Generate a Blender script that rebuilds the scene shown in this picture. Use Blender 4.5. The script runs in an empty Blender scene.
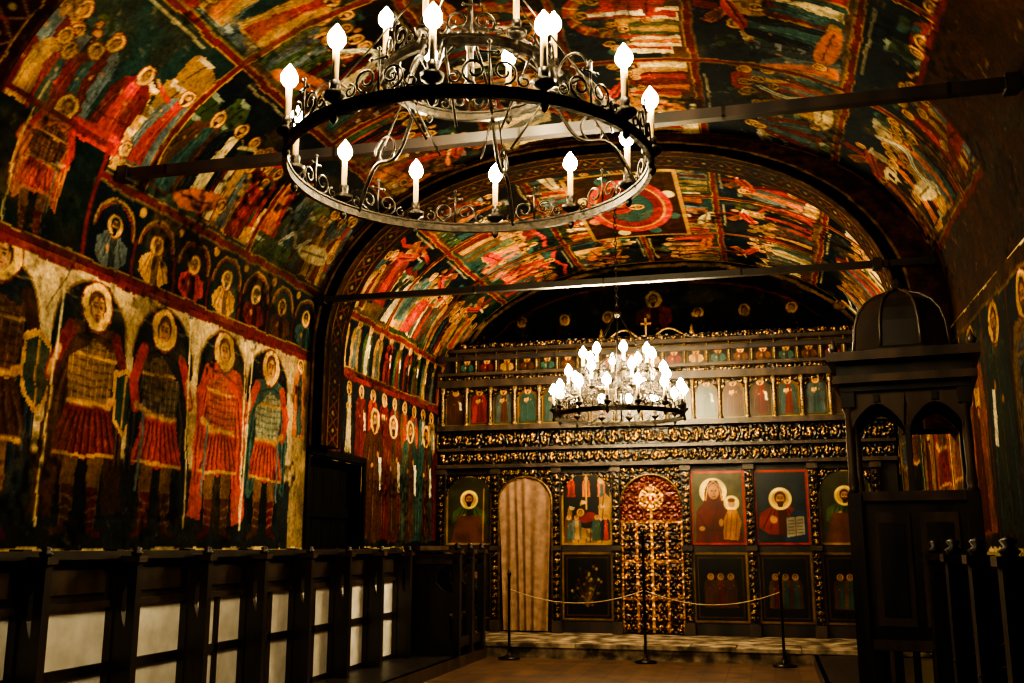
import bpy, math, numpy as np
from mathutils import Vector, Matrix
rng=np.random.default_rng(11)
pi=math.pi
# ------------------------------------------------------------------ materials
def newmat(name):
    m=bpy.data.materials.new(name); m.use_nodes=True
    nt=m.node_tree; b=nt.nodes['Principled BSDF']
    return m,nt,b
def noise_mat(name,c1,c2,scale=8,rough=.6,metal=0,bump=.2,spec=.4,stretch=(1,1,1),lo=.35,hi=.65):
    m,nt,b=newmat(name); N=nt.nodes; L=nt.links
    tc=N.new('ShaderNodeTexCoord'); mp=N.new('ShaderNodeMapping'); mp.inputs['Scale'].default_value=stretch
    no=N.new('ShaderNodeTexNoise'); no.inputs['Scale'].default_value=scale; no.inputs['Detail'].default_value=6
    cr=N.new('ShaderNodeValToRGB'); cr.color_ramp.elements[0].color=(*c1,1); cr.color_ramp.elements[1].color=(*c2,1)
    cr.color_ramp.elements[0].position=lo; cr.color_ramp.elements[1].position=hi
    bp=N.new('ShaderNodeBump'); bp.inputs['Strength'].default_value=bump; bp.inputs['Distance'].default_value=.02
    L.new(tc.outputs['Object'],mp.inputs[0]); L.new(mp.outputs[0],no.inputs['Vector']); L.new(no.outputs[0],cr.inputs[0])
    L.new(cr.outputs[0],b.inputs['Base Color']); L.new(no.outputs[0],bp.inputs['Height']); L.new(bp.outputs[0],b.inputs['Normal'])
    b.inputs['Roughness'].default_value=rough; b.inputs['Metallic'].default_value=metal; b.inputs['Specular IOR Level'].default_value=spec
    return m
def paint_mat(name,rough=.6,spec=.35,metal=0,bump=.25,var=.45):
    m,nt,b=newmat(name); N=nt.nodes; L=nt.links
    at=N.new('ShaderNodeAttribute'); at.attribute_name='Col'
    tc=N.new('ShaderNodeTexCoord')
    n1=N.new('ShaderNodeTexNoise'); n1.inputs['Scale'].default_value=26; n1.inputs['Detail'].default_value=8; n1.inputs['Roughness'].default_value=.7
    mr=N.new('ShaderNodeMapRange'); mr.inputs[1].default_value=.3; mr.inputs[2].default_value=.7; mr.inputs[3].default_value=1-var; mr.inputs[4].default_value=1+var
    mx=N.new('ShaderNodeVectorMath'); mx.operation='SCALE'
    L.new(tc.outputs['Object'],n1.inputs['Vector']); L.new(n1.outputs[0],mr.inputs[0])
    L.new(at.outputs['Color'],mx.inputs[0]); L.new(mr.outputs[0],mx.inputs['Scale']); L.new(mx.outputs[0],b.inputs['Base Color'])
    bp=N.new('ShaderNodeBump'); bp.inputs['Strength'].default_value=bump; bp.inputs['Distance'].default_value=.01
    L.new(n1.outputs[0],bp.inputs['Height']); L.new(bp.outputs[0],b.inputs['Normal'])
    b.inputs['Roughness'].default_value=rough; b.inputs['Specular IOR Level'].default_value=spec; b.inputs['Metallic'].default_value=metal
    return m
M_FRESCO=paint_mat('fresco_paint',rough=.85,spec=.06,var=.6,bump=.25)
M_ICON=paint_mat('icon_paint',rough=.35,spec=.5,bump=.05,var=.25)
M_CARVE=paint_mat('gilded_carving',rough=.33,spec=.6,metal=.45,bump=.1,var=.5)
M_WOOD=noise_mat('dark_walnut',(.008,.008,.010),(.028,.020,.019),5,.38,0,.15,.5,(1,1,.2))
M_WOODL=noise_mat('worn_walnut',(.018,.013,.012),(.06,.038,.028),6,.42,0,.15,.5,(1,1,.3))
M_IRON=noise_mat('wrought_iron',(.010,.009,.008),(.04,.032,.025),30,.32,.75,.25,.5)
M_BRASS=noise_mat('aged_brass',(.25,.14,.04),(.55,.34,.12),30,.3,.9,.1,.5)
M_CANDLE=noise_mat('candle_wax',(.60,.42,.20),(.72,.54,.30),10,.5,0,.05)
M_PLASTER=noise_mat('white_plaster',(.62,.60,.54),(.85,.84,.78),5,.8,0,.1,.2)
M_PLAIN=noise_mat('bare_brown_plaster',(.03,.018,.012),(.085,.045,.026),3,.8,0,.3,.2)
M_STONE=noise_mat('worn_stone',(.06,.045,.03),(.5,.40,.29),5,.7,0,.4,.3,lo=.42,hi=.7)
M_CURT=noise_mat('linen_curtain',(.19,.12,.085),(.30,.185,.13),12,.85,0,.1,.1)
M_BLACK=noise_mat('doorway_shade_boards',(.002,.002,.002),(.006,.005,.005),5,.8,0,.1,.05,(1,4,.4))  # near-black colour stands in for the shade inside an open doorway
def bulb_mat():
    m,nt,b=newmat('lit_candle_bulb')
    b.inputs['Base Color'].default_value=(1,.9,.7,1)
    b.inputs['Emission Color'].default_value=(1,.77,.40,1); b.inputs['Emission Strength'].default_value=470
    return m
M_BULB=bulb_mat()
def floor_mat():
    m,nt,b=newmat('floor_boards'); N=nt.nodes; L=nt.links
    tc=N.new('ShaderNodeTexCoord'); mp=N.new('ShaderNodeMapping'); mp.inputs['Rotation'].default_value=(0,0,pi/2)
    br=N.new('ShaderNodeTexBrick'); br.inputs['Scale'].default_value=1; br.inputs['Brick Width'].default_value=2.6; br.inputs['Row Height'].default_value=.24
    br.inputs['Mortar Size'].default_value=.006; br.inputs['Color1'].default_value=(.125,.065,.042,1); br.inputs['Color2'].default_value=(.095,.05,.034,1); br.inputs['Mortar'].default_value=(.03,.018,.012,1)
    no=N.new('ShaderNodeTexNoise'); no.inputs['Scale'].default_value=5; no.inputs['Detail'].default_value=8
    mx=N.new('ShaderNodeMixRGB'); mx.blend_type='MULTIPLY'; mx.inputs[0].default_value=.9
    cr=N.new('ShaderNodeValToRGB'); cr.color_ramp.elements[0].color=(.3,.3,.3,1); cr.color_ramp.elements[0].position=.35; cr.color_ramp.elements[1].position=.62
    L.new(tc.outputs['Object'],mp.inputs[0]); L.new(mp.outputs[0],br.inputs[0]); L.new(tc.outputs['Object'],no.inputs[0]); L.new(no.outputs[0],cr.inputs[0])
    L.new(br.outputs[0],mx.inputs[1]); L.new(cr.outputs[0],mx.inputs[2]); L.new(mx.outputs[0],b.inputs['Base Color'])
    b.inputs['Roughness'].default_value=.5
    return m
M_FLOOR=floor_mat()
# ------------------------------------------------------------------ mesh tools
def link(o,parent=None):
    bpy.context.scene.collection.objects.link(o)
    if parent: o.parent=parent
    return o
def grid_mesh(name,P,C,mat,mask=None,parent=None,smooth=True,flip=False):
    H,W=P.shape[:2]
    idx=np.arange(H*W).reshape(H,W)
    q=np.stack([idx[:-1,:-1],idx[:-1,1:],idx[1:,1:],idx[1:,:-1]],-1).reshape(-1,4)
    if flip: q=q[:,::-1]
    if mask is not None: q=q[mask.reshape(-1)]
    me=bpy.data.meshes.new(name); n=len(q)
    me.vertices.add(H*W); me.vertices.foreach_set('co',P.reshape(-1).astype(np.float32))
    me.loops.add(n*4); me.loops.foreach_set('vertex_index',q.reshape(-1).astype(np.int32))
    me.polygons.add(n); me.polygons.foreach_set('loop_start',np.arange(0,n*4,4,dtype=np.int32))
    try: me.polygons.foreach_set('loop_total',np.full(n,4,dtype=np.int32))
    except Exception: pass
    me.update(calc_edges=True); me.validate()
    me.polygons.foreach_set('use_smooth',np.full(n,smooth))
    if C is not None:
        a=me.color_attributes.new('Col','FLOAT_COLOR','POINT')
        c=np.ones((H*W,4),np.float32); c[:,:3]=np.clip(C.reshape(-1,3),0,1)**2.2
        a.data.foreach_set('color',c.reshape(-1))
    me.materials.append(mat)
    o=bpy.data.objects.new(name,me); return link(o,parent)
class MB:
    def __init__(s): s.v=[];s.f=[];s.m=[];s.sm=[]
    def add(s,vs,fs,mat,sm=False):
        k=len(s.v); s.v+= [tuple(v) for v in vs]
        for f in fs: s.f.append([i+k for i in f]); s.m.append(mat); s.sm.append(sm)
    def box(s,c,d,mat,rz=0,bev=0):
        x,y,z=[q/2 for q in d]; R=Matrix.Rotation(rz,3,'Z'); c=Vector(c)
        vs=[c+R@Vector((a*x,b*y,e*z)) for e in(-1,1) for b in(-1,1) for a in(-1,1)]
        s.add(vs,[(0,2,3,1),(4,5,7,6),(0,1,5,4),(2,6,7,3),(0,4,6,2),(1,3,7,5)],mat)
    def b2(s,x0,x1,y0,y1,z0,z1,mat): s.box(((x0+x1)/2,(y0+y1)/2,(z0+z1)/2),(x1-x0,y1-y0,z1-z0),mat)
    def tube(s,pts,r,mat,seg=6,sm=True,r1=None):
        pts=[Vector(p) for p in pts]; n=len(pts); vs=[];fs=[]
        T=(pts[1]-pts[0]).normalized(); up=Vector((0,0,1)) if abs(T.z)<.9 else Vector((1,0,0))
        A=T.cross(up).normalized()
        for i,p in enumerate(pts):
            t=(pts[min(i+1,n-1)]-pts[max(i-1,0)])
            t=t.normalized() if t.length>1e-9 else T
            A=(A-t*A.dot(t)).normalized(); B=t.cross(A)
            rr=r if r1 is None else r+(r1-r)*i/(n-1)
            for k in range(seg):
                a=2*pi*k/seg; vs.append(p+A*(math.cos(a)*rr)+B*(math.sin(a)*rr))
        for i in range(n-1):
            for k in range(seg):
                k2=(k+1)%seg; fs.append((i*seg+k,i*seg+k2,(i+1)*seg+k2,(i+1)*seg+k))
        fs.append(tuple(range(seg))[::-1]); fs.append(tuple(range((n-1)*seg,n*seg)))
        s.add(vs,fs,mat,sm)
    def lathe(s,c,prof,seg,mat,sm=True,rot=0):
        vs=[];fs=[];n=len(prof)
        for r,z in prof:
            for k in range(seg):
                a=2*pi*k/seg+rot; vs.append((c[0]+r*math.cos(a),c[1]+r*math.sin(a),c[2]+z))
        for i in range(n-1):
            for k in range(seg):
                k2=(k+1)%seg; fs.append((i*seg+k,i*seg+k2,(i+1)*seg+k2,(i+1)*seg+k))
        fs.append(tuple(range(seg))[::-1]); fs.append(tuple(range((n-1)*seg,n*seg)))
        s.add(vs,fs,mat,sm)
    def band(s,c,R,h,t,mat,seg=72):
        vs=[];fs=[]
        for r,z in((R,-h/2),(R,h/2),(R-t,h/2),(R-t,-h/2)):
            for k in range(seg):
                a=2*pi*k/seg; vs.append((c[0]+r*math.cos(a),c[1]+r*math.sin(a),c[2]+z))
        for i in range(4):
            for k in range(seg):
                k2=(k+1)%seg;j=(i+1)%4; fs.append((i*seg+k,i*seg+k2,j*seg+k2,j*seg+k))
        s.add(vs,fs,mat,False)
    def build(s,name,mats,parent=None,xf=None):
        me=bpy.data.meshes.new(name)
        vs=s.v if xf is None else [tuple(xf@Vector(v)) for v in s.v]
        me.from_pydata(vs,[],s.f); 
        for m in mats: me.materials.append(m)
        me.polygons.foreach_set('material_index',s.m); me.polygons.foreach_set('use_smooth',s.sm); me.update()
        o=bpy.data.objects.new(name,me); return link(o,parent)
# ------------------------------------------------------------------ painter
def noise2(H,W,cell):
    gh=int(H/cell)+3; gw=int(W/cell)+3; g=rng.random((gh,gw))
    y=np.arange(H)/cell; x=np.arange(W)/cell
    yi=y.astype(int); xi=x.astype(int); fy=y-yi; fx=x-xi
    fy=(fy*fy*(3-2*fy))[:,None]; fx=(fx*fx*(3-2*fx))[None,:]
    a=g[yi][:,xi];b=g[yi][:,xi+1];c=g[yi+1][:,xi];d=g[yi+1][:,xi+1]
    return (a*(1-fx)+b*fx)*(1-fy)+(c*(1-fx)+d*fx)*fy
class Cv:
    def __init__(s,w,h,res,col=(.1,.1,.1)):
        s.res=res; s.W=int(round(w/res))+1; s.H=int(round(h/res))+1; s.w=w; s.h=h
        s.a=np.ones((s.H,s.W,3))*np.array(col)
    def _bb(s,x0,y0,x1,y1):
        r=s.res
        i0=max(0,int(x0/r)-1);i1=min(s.W,int(x1/r)+3);j0=max(0,int(y0/r)-1);j1=min(s.H,int(y1/r)+3)
        if i1<=i0 or j1<=j0: return None
        X,Y=np.meshgrid(np.arange(i0,i1)*r,np.arange(j0,j1)*r); return i0,i1,j0,j1,X,Y
    def _mix(s,b,al,col):
        i0,i1,j0,j1=b[:4]; t=s.a[j0:j1,i0:i1]; t+= (np.array(col)-t)*al[...,None]
    def poly(s,pts,col,al=1):
        p=np.array(pts,float); b=s._bb(p[:,0].min(),p[:,1].min(),p[:,0].max(),p[:,1].max())
        if b is None: return
        X,Y=b[4],b[5]; ins=np.zeros(X.shape,bool); n=len(p)
        for i in range(n):
            x0,y0=p[i];x1,y1=p[(i+1)%n]
            if y0==y1: continue
            ins^=((Y>=min(y0,y1))&(Y<max(y0,y1))&(X<x0+(Y-y0)*(x1-x0)/(y1-y0)))
        s._mix(b,ins*al,col)
    def ell(s,cx,cy,rx,ry,col,al=1,rot=0):
        m=max(rx,ry); b=s._bb(cx-m,cy-m,cx+m,cy+m)
        if b is None: return
        X,Y=b[4]-cx,b[5]-cy
        if rot: X,Y=X*math.cos(rot)+Y*math.sin(rot),-X*math.sin(rot)+Y*math.cos(rot)
        d=np.sqrt((X/rx)**2+(Y/ry)**2); s._mix(b,np.clip((1-d)*min(rx,ry)/s.res+.5,0,1)*al,col)
    def ring(s,cx,cy,r,w,col,al=1):
        b=s._bb(cx-r-w,cy-r-w,cx+r+w,cy+r+w)
        if b is None: return
        d=np.abs(np.hypot(b[4]-cx,b[5]-cy)-r); s._mix(b,np.clip((w/2-d)/s.res+.5,0,1)*al,col)
    def line(s,pts,w,col,al=1):
        for (x0,y0),(x1,y1) in zip(pts[:-1],pts[1:]):
            b=s._bb(min(x0,x1)-w,min(y0,y1)-w,max(x0,x1)+w,max(y0,y1)+w)
            if b is None: continue
            dx,dy=x1-x0,y1-y0; L=dx*dx+dy*dy+1e-12
            t=np.clip(((b[4]-x0)*dx+(b[5]-y0)*dy)/L,0,1); d=np.hypot(b[4]-x0-t*dx,b[5]-y0-t*dy)
            s._mix(b,np.clip((w/2-d)/s.res+.5,0,1)*al,col)
    def rect(s,x0,y0,x1,y1,col,al=1): s.poly([(x0,y0),(x1,y0),(x1,y1),(x0,y1)],col,al)
    def frame(s,x0,y0,x1,y1,w,col): s.line([(x0,y0),(x1,y0),(x1,y1),(x0,y1),(x0,y0)],w,col)
    def age(s,amt=.5,wear=.5,warp=.014,sat=.80,gam=1.15):
        H,W=s.H,s.W; k=1/s.res
        if warp:
            dx=(noise2(H,W,.16*k)-.5)*2*warp*k+(noise2(H,W,.05*k)-.5)*.010*k; dy=(noise2(H,W,.16*k)-.5)*2*warp*k+(noise2(H,W,.05*k)-.5)*.010*k
            J,I=np.meshgrid(np.arange(H),np.arange(W),indexing='ij')
            s.a=s.a[np.clip(np.rint(J+dy),0,H-1).astype(int),np.clip(np.rint(I+dx),0,W-1).astype(int)]
        lum=s.a.mean(-1,keepdims=True); s.a=lum+(s.a-lum)*sat
        s.a=np.clip(s.a,0,1)**gam*1.04
        for c,t in(((.20,.12,.07),.5),((.09,.13,.14),.52),((.46,.34,.18),.62)):
            m=np.clip((.6*noise2(H,W,.55*k)+.4*noise2(H,W,.14*k)-t)*4,0,.6)*wear; s.a+=(np.array(c)-s.a)*m[...,None]
        n=.4*noise2(H,W,.9*k)+.3*noise2(H,W,.28*k)+.3*noise2(H,W,.08*k)
        s.a*=(1-amt+amt*2*n)[...,None]
        f=noise2(H,W,.10*k)*noise2(H,W,.03*k); s.a+=(np.array([.55,.46,.33])-s.a)*(np.clip(f-.55,0,1)*1.8*wear*1.4)[...,None]
        d=noise2(H,W,.4*k)*noise2(H,W,.05*k); s.a*=(1-np.clip(d-.38,0,1)*1.8)[...,None]
        # hairline cracks
        for _ in range(int(H*W*s.res*s.res*.35)):
            x,y=rng.random()*W/k,rng.random()*H/k; a=rng.uniform(0,2*pi); p=[(x,y)]
            for _ in range(6): a+=rng.uniform(-.6,.6); x+=.10*math.cos(a); y+=.10*math.sin(a); p.append((x,y))
            s.line(p,.009,(.10,.07,.05),.55)
RED=(.64,.17,.10);DRED=(.42,.11,.07);OCH=(.68,.50,.24);GOLD=(.78,.60,.28);CREAM=(.80,.71,.50);BLK=(.06,.07,.08);NAVY=(.07,.12,.16);TEAL=(.18,.31,.29);GREEN=(.25,.32,.20);BRN=(.34,.20,.12);SLATE=(.33,.38,.38);FLESH=(.66,.46,.29);ORG=(.72,.38,.17);WHITE=(.84,.8,.68)
ROBES=[RED,DRED,OCH,TEAL,SLATE,CREAM,BRN,ORG,GREEN,RED,DRED,NAVY,TEAL,OCH]
def dk(c,f=.6): return tuple(x*f for x in c)
def lt(c,f=.35): return tuple(x+(1-x)*f*.8 for x in c)
def pick(L): return L[int(rng.integers(len(L)))]
def head(cv,cx,cy,h,halo=True,beard=False,hair=BRN,hc=GOLD,tilt=0):
    if halo:
        cv.ell(cx,cy,.098*h,.098*h,hc); cv.ring(cx,cy,.098*h,max(.009*h,cv.res*.9),DRED); cv.ring(cx,cy,.088*h,.006*h,CREAM,.7)
    cv.ell(cx,cy+.008*h,.052*h,.062*h,dk(hair,.7))
    cv.ell(cx,cy-.006*h,.040*h,.054*h,FLESH)
    if beard: cv.poly([(cx-.036*h,cy-.02*h),(cx+.036*h,cy-.02*h),(cx+.02*h,cy-.075*h),(cx,cy-.088*h),(cx-.02*h,cy-.075*h)],dk(hair,.8))
    if h>.9:
        e=.016*h
        for k in(-1,1):
            cv.line([(cx+k*e-.009*h,cy+.016*h),(cx+k*e+.009*h,cy+.018*h)],.006*h,dk(BRN,.5))
            cv.ell(cx+k*e,cy+.003*h,.007*h,.0045*h,BLK)
        cv.line([(cx,cy+.008*h),(cx+.003*h,cy-.016*h)],.005*h,dk(FLESH,.6))
        cv.line([(cx-.011*h,cy-.029*h),(cx+.011*h,cy-.029*h)],.006*h,dk(RED,.8))
        cv.ell(cx-.02*h,cy-.015*h,.008*h,.01*h,lt(FLESH),.5)
        for k in range(-4,5): cv.ell(cx+.010*h*k,cy+.052*h-abs(k)*.003*h,.008*h,.008*h,dk(hair,1.1),.8)
def saint(cv,cx,by,h,robe,cloak,kind='robe',f=1,beard=False,halo=True,hair=BRN,prop=None,lean=0,wx=1.0,arm=None,longc=False):
    P=lambda L:[(cx+f*(x*wx+lean*y)*h,by+y*h) for x,y in L]
    if kind=='war':
        if longc: cv.poly(P([(-.11,.83),(.11,.83),(.19,.6),(.20,.3),(.22,.10),(.12,.08),(.1,.3),(-.1,.3),(-.13,.06),(-.23,.09),(-.22,.3),(-.2,.6)]),cloak)
        else: cv.poly(P([(-.11,.83),(.11,.83),(.20,.55),(.19,.22),(.13,.26),(0,.4),(-.14,.2),(-.21,.3),(-.19,.6)]),cloak)
        for x in(-.17,-.13,.14,.17): cv.line(P([(x*.6,.78),(x,.5),(x*1.02,.26)]),.012*h,dk(cloak,.6)); cv.line(P([(x*.6+.015,.76),(x+.018,.5),(x*1.02+.018,.28)]),.008*h,lt(cloak,.4),.4)
        for k in(-1,1):
            cv.poly(P([(k*.10,.34),(k*.02,.34),(k*.035,.17),(k*.045,.02),(k*.085,.02),(k*.10,.18)]),dk(FLESH,.6))
            cv.poly(P([(k*.095,.19),(k*.03,.19),(k*.045,.02),(k*.13,-.005),(k*.13,.015),(k*.085,.04)]),dk(DRED,.8) if k>0 else dk(BRN,.8))
            for q in(.06,.10,.14): cv.line(P([(k*.04,q),(k*.09,q+.01)]),.008*h,OCH,.5)
        cv.poly(P([(-.11,.50),(.11,.50),(.15,.37),(.155,.295),(.08,.31),(0,.29),(-.08,.31),(-.155,.295),(-.15,.37)]),robe)
        for x in np.linspace(-.12,.12,8): cv.line(P([(x*.75,.48),(x*1.15,.31)]),.010*h,dk(robe,.55)); cv.line(P([(x*.75+.012,.46),(x*1.15+.012,.33)]),.006*h,lt(robe),.5)
        cv.line(P([(-.15,.31),(.15,.31)]),.014*h,OCH)
        a=arm or pick([SLATE,BRN,OCH])
        cv.poly(P([(-.13,.815),(-.04,.84),(.04,.84),(.13,.815),(.12,.66),(.10,.5),(-.10,.5),(-.12,.66)]),a)
        for y in np.linspace(.52,.78,9): cv.line(P([(-.11,y),(0,y-.012),(.11,y)]),.006*h,dk(a,.5),.8)
        for x in np.linspace(-.09,.09,7): cv.line(P([(x,.51),(x*1.2,.79)]),.004*h,lt(a,.5),.5)
        cv.line(P([(-.105,.51),(.105,.51)]),.022*h,OCH); cv.line(P([(-.12,.70),(.12,.70)]),.012*h,OCH)
        cv.poly(P([(-.13,.82),(.0,.845),(.13,.82),(.10,.74),(.0,.78),(-.06,.72),(-.15,.66)]),cloak); cv.line(P([(-.12,.76),(0,.80),(.11,.78)]),.01*h,dk(cloak,.6))
        cv.line(P([(-.125,.79),(-.185,.66),(-.20,.60)]),.06*h,robe); cv.line(P([(-.20,.60),(-.175,.70)]),.034*h,FLESH)
        cv.line(P([(.125,.79),(.175,.65),(.15,.54)]),.06*h,robe); cv.line(P([(.15,.55),(.10,.53)]),.034*h,FLESH)
        if prop=='shield': 
            cv.poly(P([(.12,.66),(.19,.69),(.25,.65),(.26,.5),(.2,.40),(.13,.46)]),OCH); cv.poly(P([(.135,.64),(.19,.67),(.235,.64),(.245,.51),(.2,.425),(.145,.47)]),dk(TEAL,.7)); cv.line(P([(.19,.66),(.19,.44)]),.01*h,OCH)
        elif prop=='sword': cv.line(P([(.10,.56),(.12,.2)]),.02*h,SLATE); cv.line(P([(.06,.53),(.15,.535)]),.015*h,OCH)
        cv.line(P([(-.20,.04),(-.175,1.03)]),.012*h,CREAM); cv.poly(P([(-.19,1.0),(-.16,1.0),(-.173,1.08)]),SLATE)
    else:
        cv.poly(P([(-.05,.85),(.05,.85),(.12,.80),(.155,.6),(.15,.3),(.175,.04),(.06,.02),(-.06,.03),(-.165,.03),(-.15,.3),(-.165,.58),(-.12,.80)]),cloak)
        cv.poly(P([(-.03,.83),(.05,.83),(.07,.5),(.10,.05),(-.07,.04),(-.04,.5)]),robe)
        for x in(-.13,-.02,.11,.14): cv.line(P([(x*.6,.74),(x,.45),(x*1.1,.07)]),.012*h,dk(cloak if abs(x)>.08 else robe,.55),.7)
        for x in(-.115,.0,.125): cv.line(P([(x*.6,.70),(x,.42),(x*1.1,.10)]),.008*h,lt(cloak if abs(x)>.08 else robe,.5),.45)
        cv.line(P([(-.12,.76),(-.15,.6),(-.06,.56)]),.055*h,cloak); cv.ell(cx-f*.04*h,by+.575*h,.022*h,.018*h,FLESH)
        cv.line(P([(-.14,.72),(-.17,.58)]),.01*h,dk(cloak,.5))
        cv.line(P([(.11,.76),(.15,.62),(.09,.64)]),.05*h,dk(cloak,.8)); cv.ell(cx+f*.08*h,by+.65*h,.018*h,.024*h,FLESH)
        if arm=='up': cv.line(P([(.12,.76),(.28,.84)]),.05*h,robe); cv.line(P([(.28,.84),(.34,.88)]),.03*h,FLESH)
        if prop=='book': cv.poly(P([(-.07,.60),(.01,.61),(.01,.70),(-.07,.69)]),GOLD); cv.ring(cx-f*.03*h,by+.65*h,.02*h,.006*h,DRED)
        if prop=='scroll': cv.poly(P([(.07,.63),(.11,.64),(.13,.40),(.09,.39)]),WHITE)
        for k in(-1,1): cv.ell(cx+k*.05*h,by+.02*h,.03*h,.014*h,BRN)
    cv.poly(P([(-.022,.80),(.022,.80),(.02,.87),(-.02,.87)]),dk(FLESH,.8))
    head(cv,cx+f*lean*.9*h,by+.905*h,h,halo,beard,hair)
def bust(cv,cx,cy,r,robe,beard=False,hair=BRN,mother=False,bg=None,halo=True):
    if bg: cv.ell(cx,cy,r,r,bg)
    cv.poly([(cx-.75*r,cy-.66*r),(cx-.68*r,cy-.2*r),(cx-.3*r,cy+.02*r),(cx+.3*r,cy+.02*r),(cx+.68*r,cy-.2*r),(cx+.75*r,cy-.66*r),(cx+.4*r,cy-.9*r),(cx-.4*r,cy-.9*r)],robe)
    cv.poly([(cx-.1*r,cy-.1*r),(cx+.2*r,cy-.05*r),(cx+.25*r,cy-.9*r),(cx-.1*r,cy-.95*r)],dk(robe,.55))
    for x in(-.5,-.3,.45): cv.line([(cx+x*r*.6,cy-.1*r),(cx+x*r*1.2,cy-.7*r)],.04*r,dk(robe,.5))
    head(cv,cx,cy+.28*r,r*3.6,halo,beard,hair)
    cv.ell(cx-.2*r,cy-.42*r,.08*r,.11*r,FLESH)
def medallion(cv,cx,cy,r):
    c=pick([NAVY,BLK,NAVY,dk(TEAL,.6)])
    cv.rect(cx-r,cy-r*1.15,cx+r,cy+.2*r,c); cv.ell(cx,cy+.15*r,r,r*1.02,c)
    bust(cv,cx,cy+.0*r,r*1.12,pick([DRED,BRN,SLATE,TEAL,RED,OCH]),rng.random()<.6,pick([BRN,SLATE,BLK]))
    cv.line([(cx+r*math.cos(t),cy+.15*r+1.02*r*math.sin(t)) for t in np.linspace(0,pi,18)],.022,dk(OCH,.85)); cv.line([(cx+.9*r*math.cos(t),cy+.15*r+.9*r*math.sin(t)) for t in np.linspace(0,pi,18)],.010,RED)
def building(cv,x,y,w,h):
    c=pick([CREAM,OCH,SLATE,ORG]); cv.rect(x,y,x+w,y+h,c); cv.rect(x+w*.72,y,x+w,y+h,dk(c,.6))
    cv.poly([(x-.1*w,y+h),(x+1.1*w,y+h),(x+.75*w,y+h*1.3),(x+.2*w,y+h*1.3)],pick([RED,DRED,TEAL]))
    cv.rect(x+.15*w,y,x+.45*w,y+h*.5,BLK); cv.ell(x+.3*w,y+h*.5,.15*w,.12*w,BLK)
    for k in(.2,.5): cv.rect(x+k*w,y+h*.7,x+(k+.14)*w,y+h*.88,BLK)
def hills(cv,x0,y0,x1,y1):
    c=pick([OCH,GREEN,BRN,SLATE,OCH,CREAM]); H=y1-y0; n=int(rng.integers(3,6)); W=(x1-x0)/n
    for i in range(n):
        bx=x0+i*W+rng.uniform(-.1,.1)*W; t=y0+H*rng.uniform(.5,1); ln=rng.uniform(-.4,.4)*W; cc=dk(c,rng.uniform(.6,1.1))
        pts=[(bx-.2*W,y0)]; m=4
        for k in range(m): yy=y0+(t-y0)*(k+1)/m; xx=bx+ln*(k+1)/m+W*.1*k; pts+=[(xx-.1*W,yy-.03),(xx,yy)]
        pts+=[(bx+ln+W*.75,t-.04)]
        for k in range(m,0,-1): yy=y0+(t-y0)*(k-.5)/m; pts+=[(bx+W*(1.25-.1*k),yy)]
        pts+=[(bx+1.2*W,y0)]; cv.poly(pts,cc)
        for k in range(m): 
            yy=y0+(t-y0)*(k+1)/m; xx=bx+ln*(k+1)/m+W*.1*k
            cv.poly([(xx,yy),(xx+W*.45,yy-.02),(xx+W*.35,yy-.06),(xx+.05*W,yy-.05)],lt(cc,.35)); cv.line([(xx+.3*W,yy-.06),(xx+.2*W,yy-.2)],.014,dk(cc,.5))
def tree(cv,x,y,h):
    cv.line([(x,y),(x+.02,y+h*.6)],.02,BRN)
    for _ in range(7): cv.ell(x+rng.uniform(-.08,.08),y+h*rng.uniform(.5,1),.05,.04,pick([GREEN,dk(GREEN,.6),TEAL]))
def angel(cv,cx,cy,s,f=1):
    P=lambda L:[(cx+f*x*s,cy+y*s) for x,y in L]
    cv.poly(P([(-.1,.1),(-.5,.45),(-.65,.25),(-.3,-.05)]),ORG); cv.poly(P([(.0,.12),(.1,.5),(-.1,.55),(-.18,.15)]),DRED)
    for k in range(4): cv.line(P([(-.15-.05*k,.08),(-.5-.03*k,.4-.08*k)]),.02,dk(ORG,.5))
    cv.poly(P([(.2,.1),(.1,-.1),(-.5,-.35),(-.8,-.3),(-.6,-.15),(-.1,.1)]),RED); cv.line(P([(.1,0),(-.6,-.28)]),.02,dk(RED,.5)); cv.line(P([(.1,.05),(-.5,-.2)]),.015,lt(RED),.6)
    cv.line(P([(.15,.03),(.45,-.02)]),.05*s,CREAM); head(cv,cx+f*.25*s,cy+.2*s,s*.95)
def snake(cv,pts,w,col=WHITE):
    P=[np.array(p,float) for p in pts]; out=[]
    P=[P[0]]+P+[P[-1]]
    for i in range(1,len(P)-2):
        for t in np.linspace(0,1,8,endpoint=False):
            a,b,c,d=P[i-1],P[i],P[i+1],P[i+2]
            out.append(tuple(.5*((2*b)+(-a+c)*t+(2*a-5*b+4*c-d)*t*t+(-a+3*b-3*c+d)*t**3)))
    cv.line(out,w,dk(col,.5)); cv.line(out,w*.75,col); cv.line(out,w*.15,SLATE)
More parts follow.
